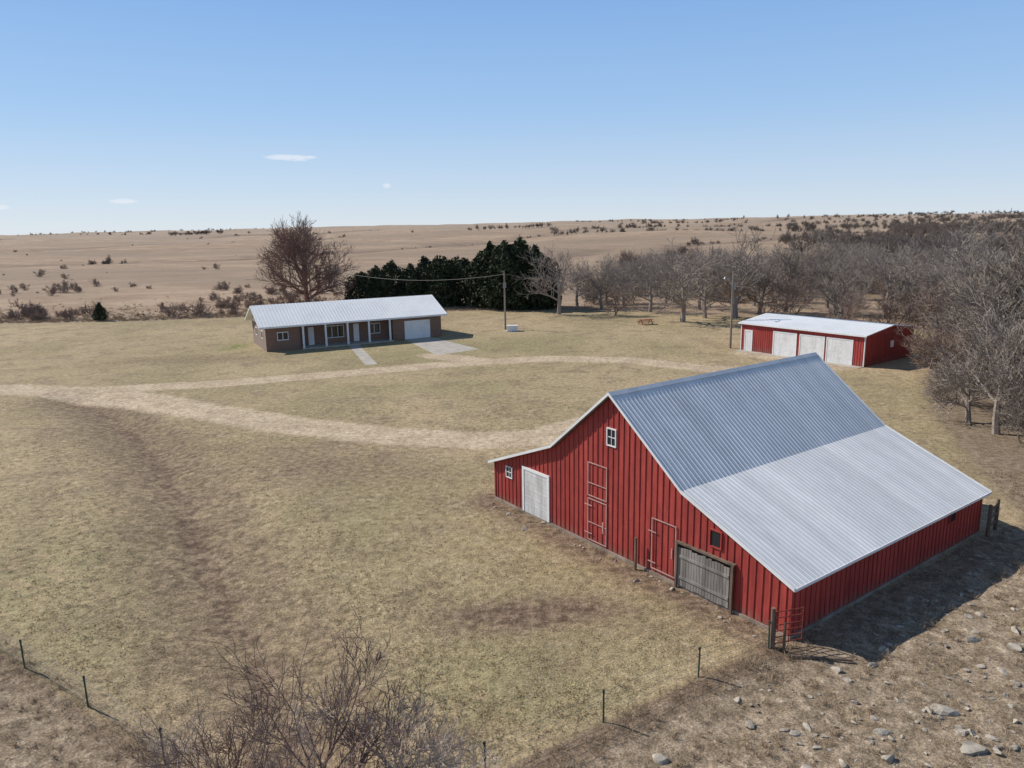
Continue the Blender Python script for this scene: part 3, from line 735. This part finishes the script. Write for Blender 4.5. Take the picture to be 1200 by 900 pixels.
e=empty('picnic_table',(22,122,0),.3);mb=MB();mb.box(-1.2,1.2,-.4,.4,.72,.78);mb.box(-1.2,1.2,-.95,-.65,.42,.47);mb.box(-1.2,1.2,.65,.95,.42,.47)
for s in(-.9,.9):
    mb.beam((s,-.75,0),(s,-.2,.72),.09);mb.beam((s,.75,0),(s,.2,.72),.09);mb.beam((s,-.8,.38),(s,.8,.38),.07)
mb.obj('planks',rustm,e)

# ------------------------------------------------------------------ sun, sky
el=math.radians(39);sd=Vector((-.893*math.cos(el),.45*math.cos(el),math.sin(el)))
sl=bpy.data.lights.new('sun','SUN');sl.energy=4.9;sl.angle=math.radians(.5);sl.color=(1,.96,.90)
so=bpy.data.objects.new('sun',sl);col.objects.link(so);so.rotation_euler=(-sd).to_track_quat('-Z','Y').to_euler();so.location=(-50,60,80)
w=bpy.data.worlds.new('World');scene.world=w;w.use_nodes=True;t=w.node_tree
bg=t.nodes['Background'];sk=t.nodes.new('ShaderNodeTexSky');sk.sky_type='NISHITA';sk.sun_disc=False;sk.sun_elevation=el;sk.sun_rotation=math.atan2(-.893,.45)
sk.air_density=1;sk.dust_density=.3;sk.ozone_density=2;sk.altitude=400
bg.inputs[1].default_value=.10
class WB(NB):
    def __init__(s): s.t=t;s.n=t.nodes;s.l=t.links
wb=WB();gen=wb.new('ShaderNodeTexCoord').outputs['Generated']
sz0=wb.new('ShaderNodeSeparateXYZ');wb.l.new(gen,sz0.inputs[0])
cr=wb.new('ShaderNodeValToRGB');wb.l.new(sz0.outputs[2],cr.inputs[0])
stops=[(0,(.69,.78,.87)),(.05,(.56,.70,.88)),(.14,(.37,.58,.88)),(.26,(.25,.46,.83)),(.6,(.11,.19,.36)),(1,(.07,.13,.27))]
els=cr.color_ramp.elements
els[0].position=0;els[0].color=(*stops[0][1],1);els[1].position=1;els[1].color=(*stops[-1][1],1)
for ps,cc in stops[1:-1]:
    e_=els.new(ps);e_.color=(*cc,1)
sc10=wb.new('ShaderNodeVectorMath',operation='SCALE');wb.l.new(cr.outputs[0],sc10.inputs[0]);sc10.inputs['Scale'].default_value=10
cur=wb.mix(.87,sk.outputs[0],sc10.outputs[0])
nn=wb.noise(wb.vscale(gen,60,60,260),1,3,.6)
nnn=wb.math('MULTIPLY',wb.math('SUBTRACT',nn,.5),2.2)
def cloud(cur,d,ru,rv,amt):
    """thin cloud wisp in world direction d"""
    d=Vector(d).normalized()
    az=Vector((d.y,-d.x,0)).normalized()
    sub=wb.new('ShaderNodeVectorMath',operation='SUBTRACT');wb.l.new(gen,sub.inputs[0]);sub.inputs[1].default_value=d
    dt=wb.new('ShaderNodeVectorMath',operation='DOT_PRODUCT');wb.l.new(sub.outputs[0],dt.inputs[0]);dt.inputs[1].default_value=az
    sz=wb.new('ShaderNodeSeparateXYZ');wb.l.new(sub.outputs[0],sz.inputs[0])
    e2=wb.math('ADD',wb.math('POWER',wb.math('DIVIDE',dt.outputs['Value'],ru),2),wb.math('POWER',wb.math('ABSOLUTE',wb.math('DIVIDE',sz.outputs[2],rv)),2))
    msk=wb.ramp(wb.math('ADD',e2,nnn),.1,1.1,amt,0)
    return wb.mix(msk,cur,(9.0,9.2,9.5))
for c_ in(((-.290,1.0418,.0948),.035,.0045,.55),((-.1624,1.0337,.0559),.006,.0035,.45),((-.5128,1.0307,.0419),.016,.003,.45),((-.6754,1.0297,.0369),.01,.003,.4)):
    cur=cloud(cur,*c_)
wb.l.new(cur,bg.inputs[0])

# ------------------------------------------------------------------ camera
p_,r_=.2067,-.0175
fw=Vector((0,math.cos(p_),-math.sin(p_)));up=Vector((0,math.sin(p_),math.cos(p_)));ri=Vector((1,0,0))
R=math.cos(r_)*ri+math.sin(r_)*up;U=-math.sin(r_)*ri+math.cos(r_)*up
M=Matrix(((R.x,U.x,-fw.x,0),(R.y,U.y,-fw.y,0),(R.z,U.z,-fw.z,16),(0,0,0,1)))
cd=bpy.data.cameras.new('camera');cd.sensor_width=36;cd.lens=880/1200*36;cd.clip_start=.5;cd.clip_end=30000
co=bpy.data.objects.new('camera',cd);col.objects.link(co);co.matrix_world=M;scene.camera=co
scene.view_settings.view_transform='Standard';scene.view_settings.look='None';scene.view_settings.exposure=0
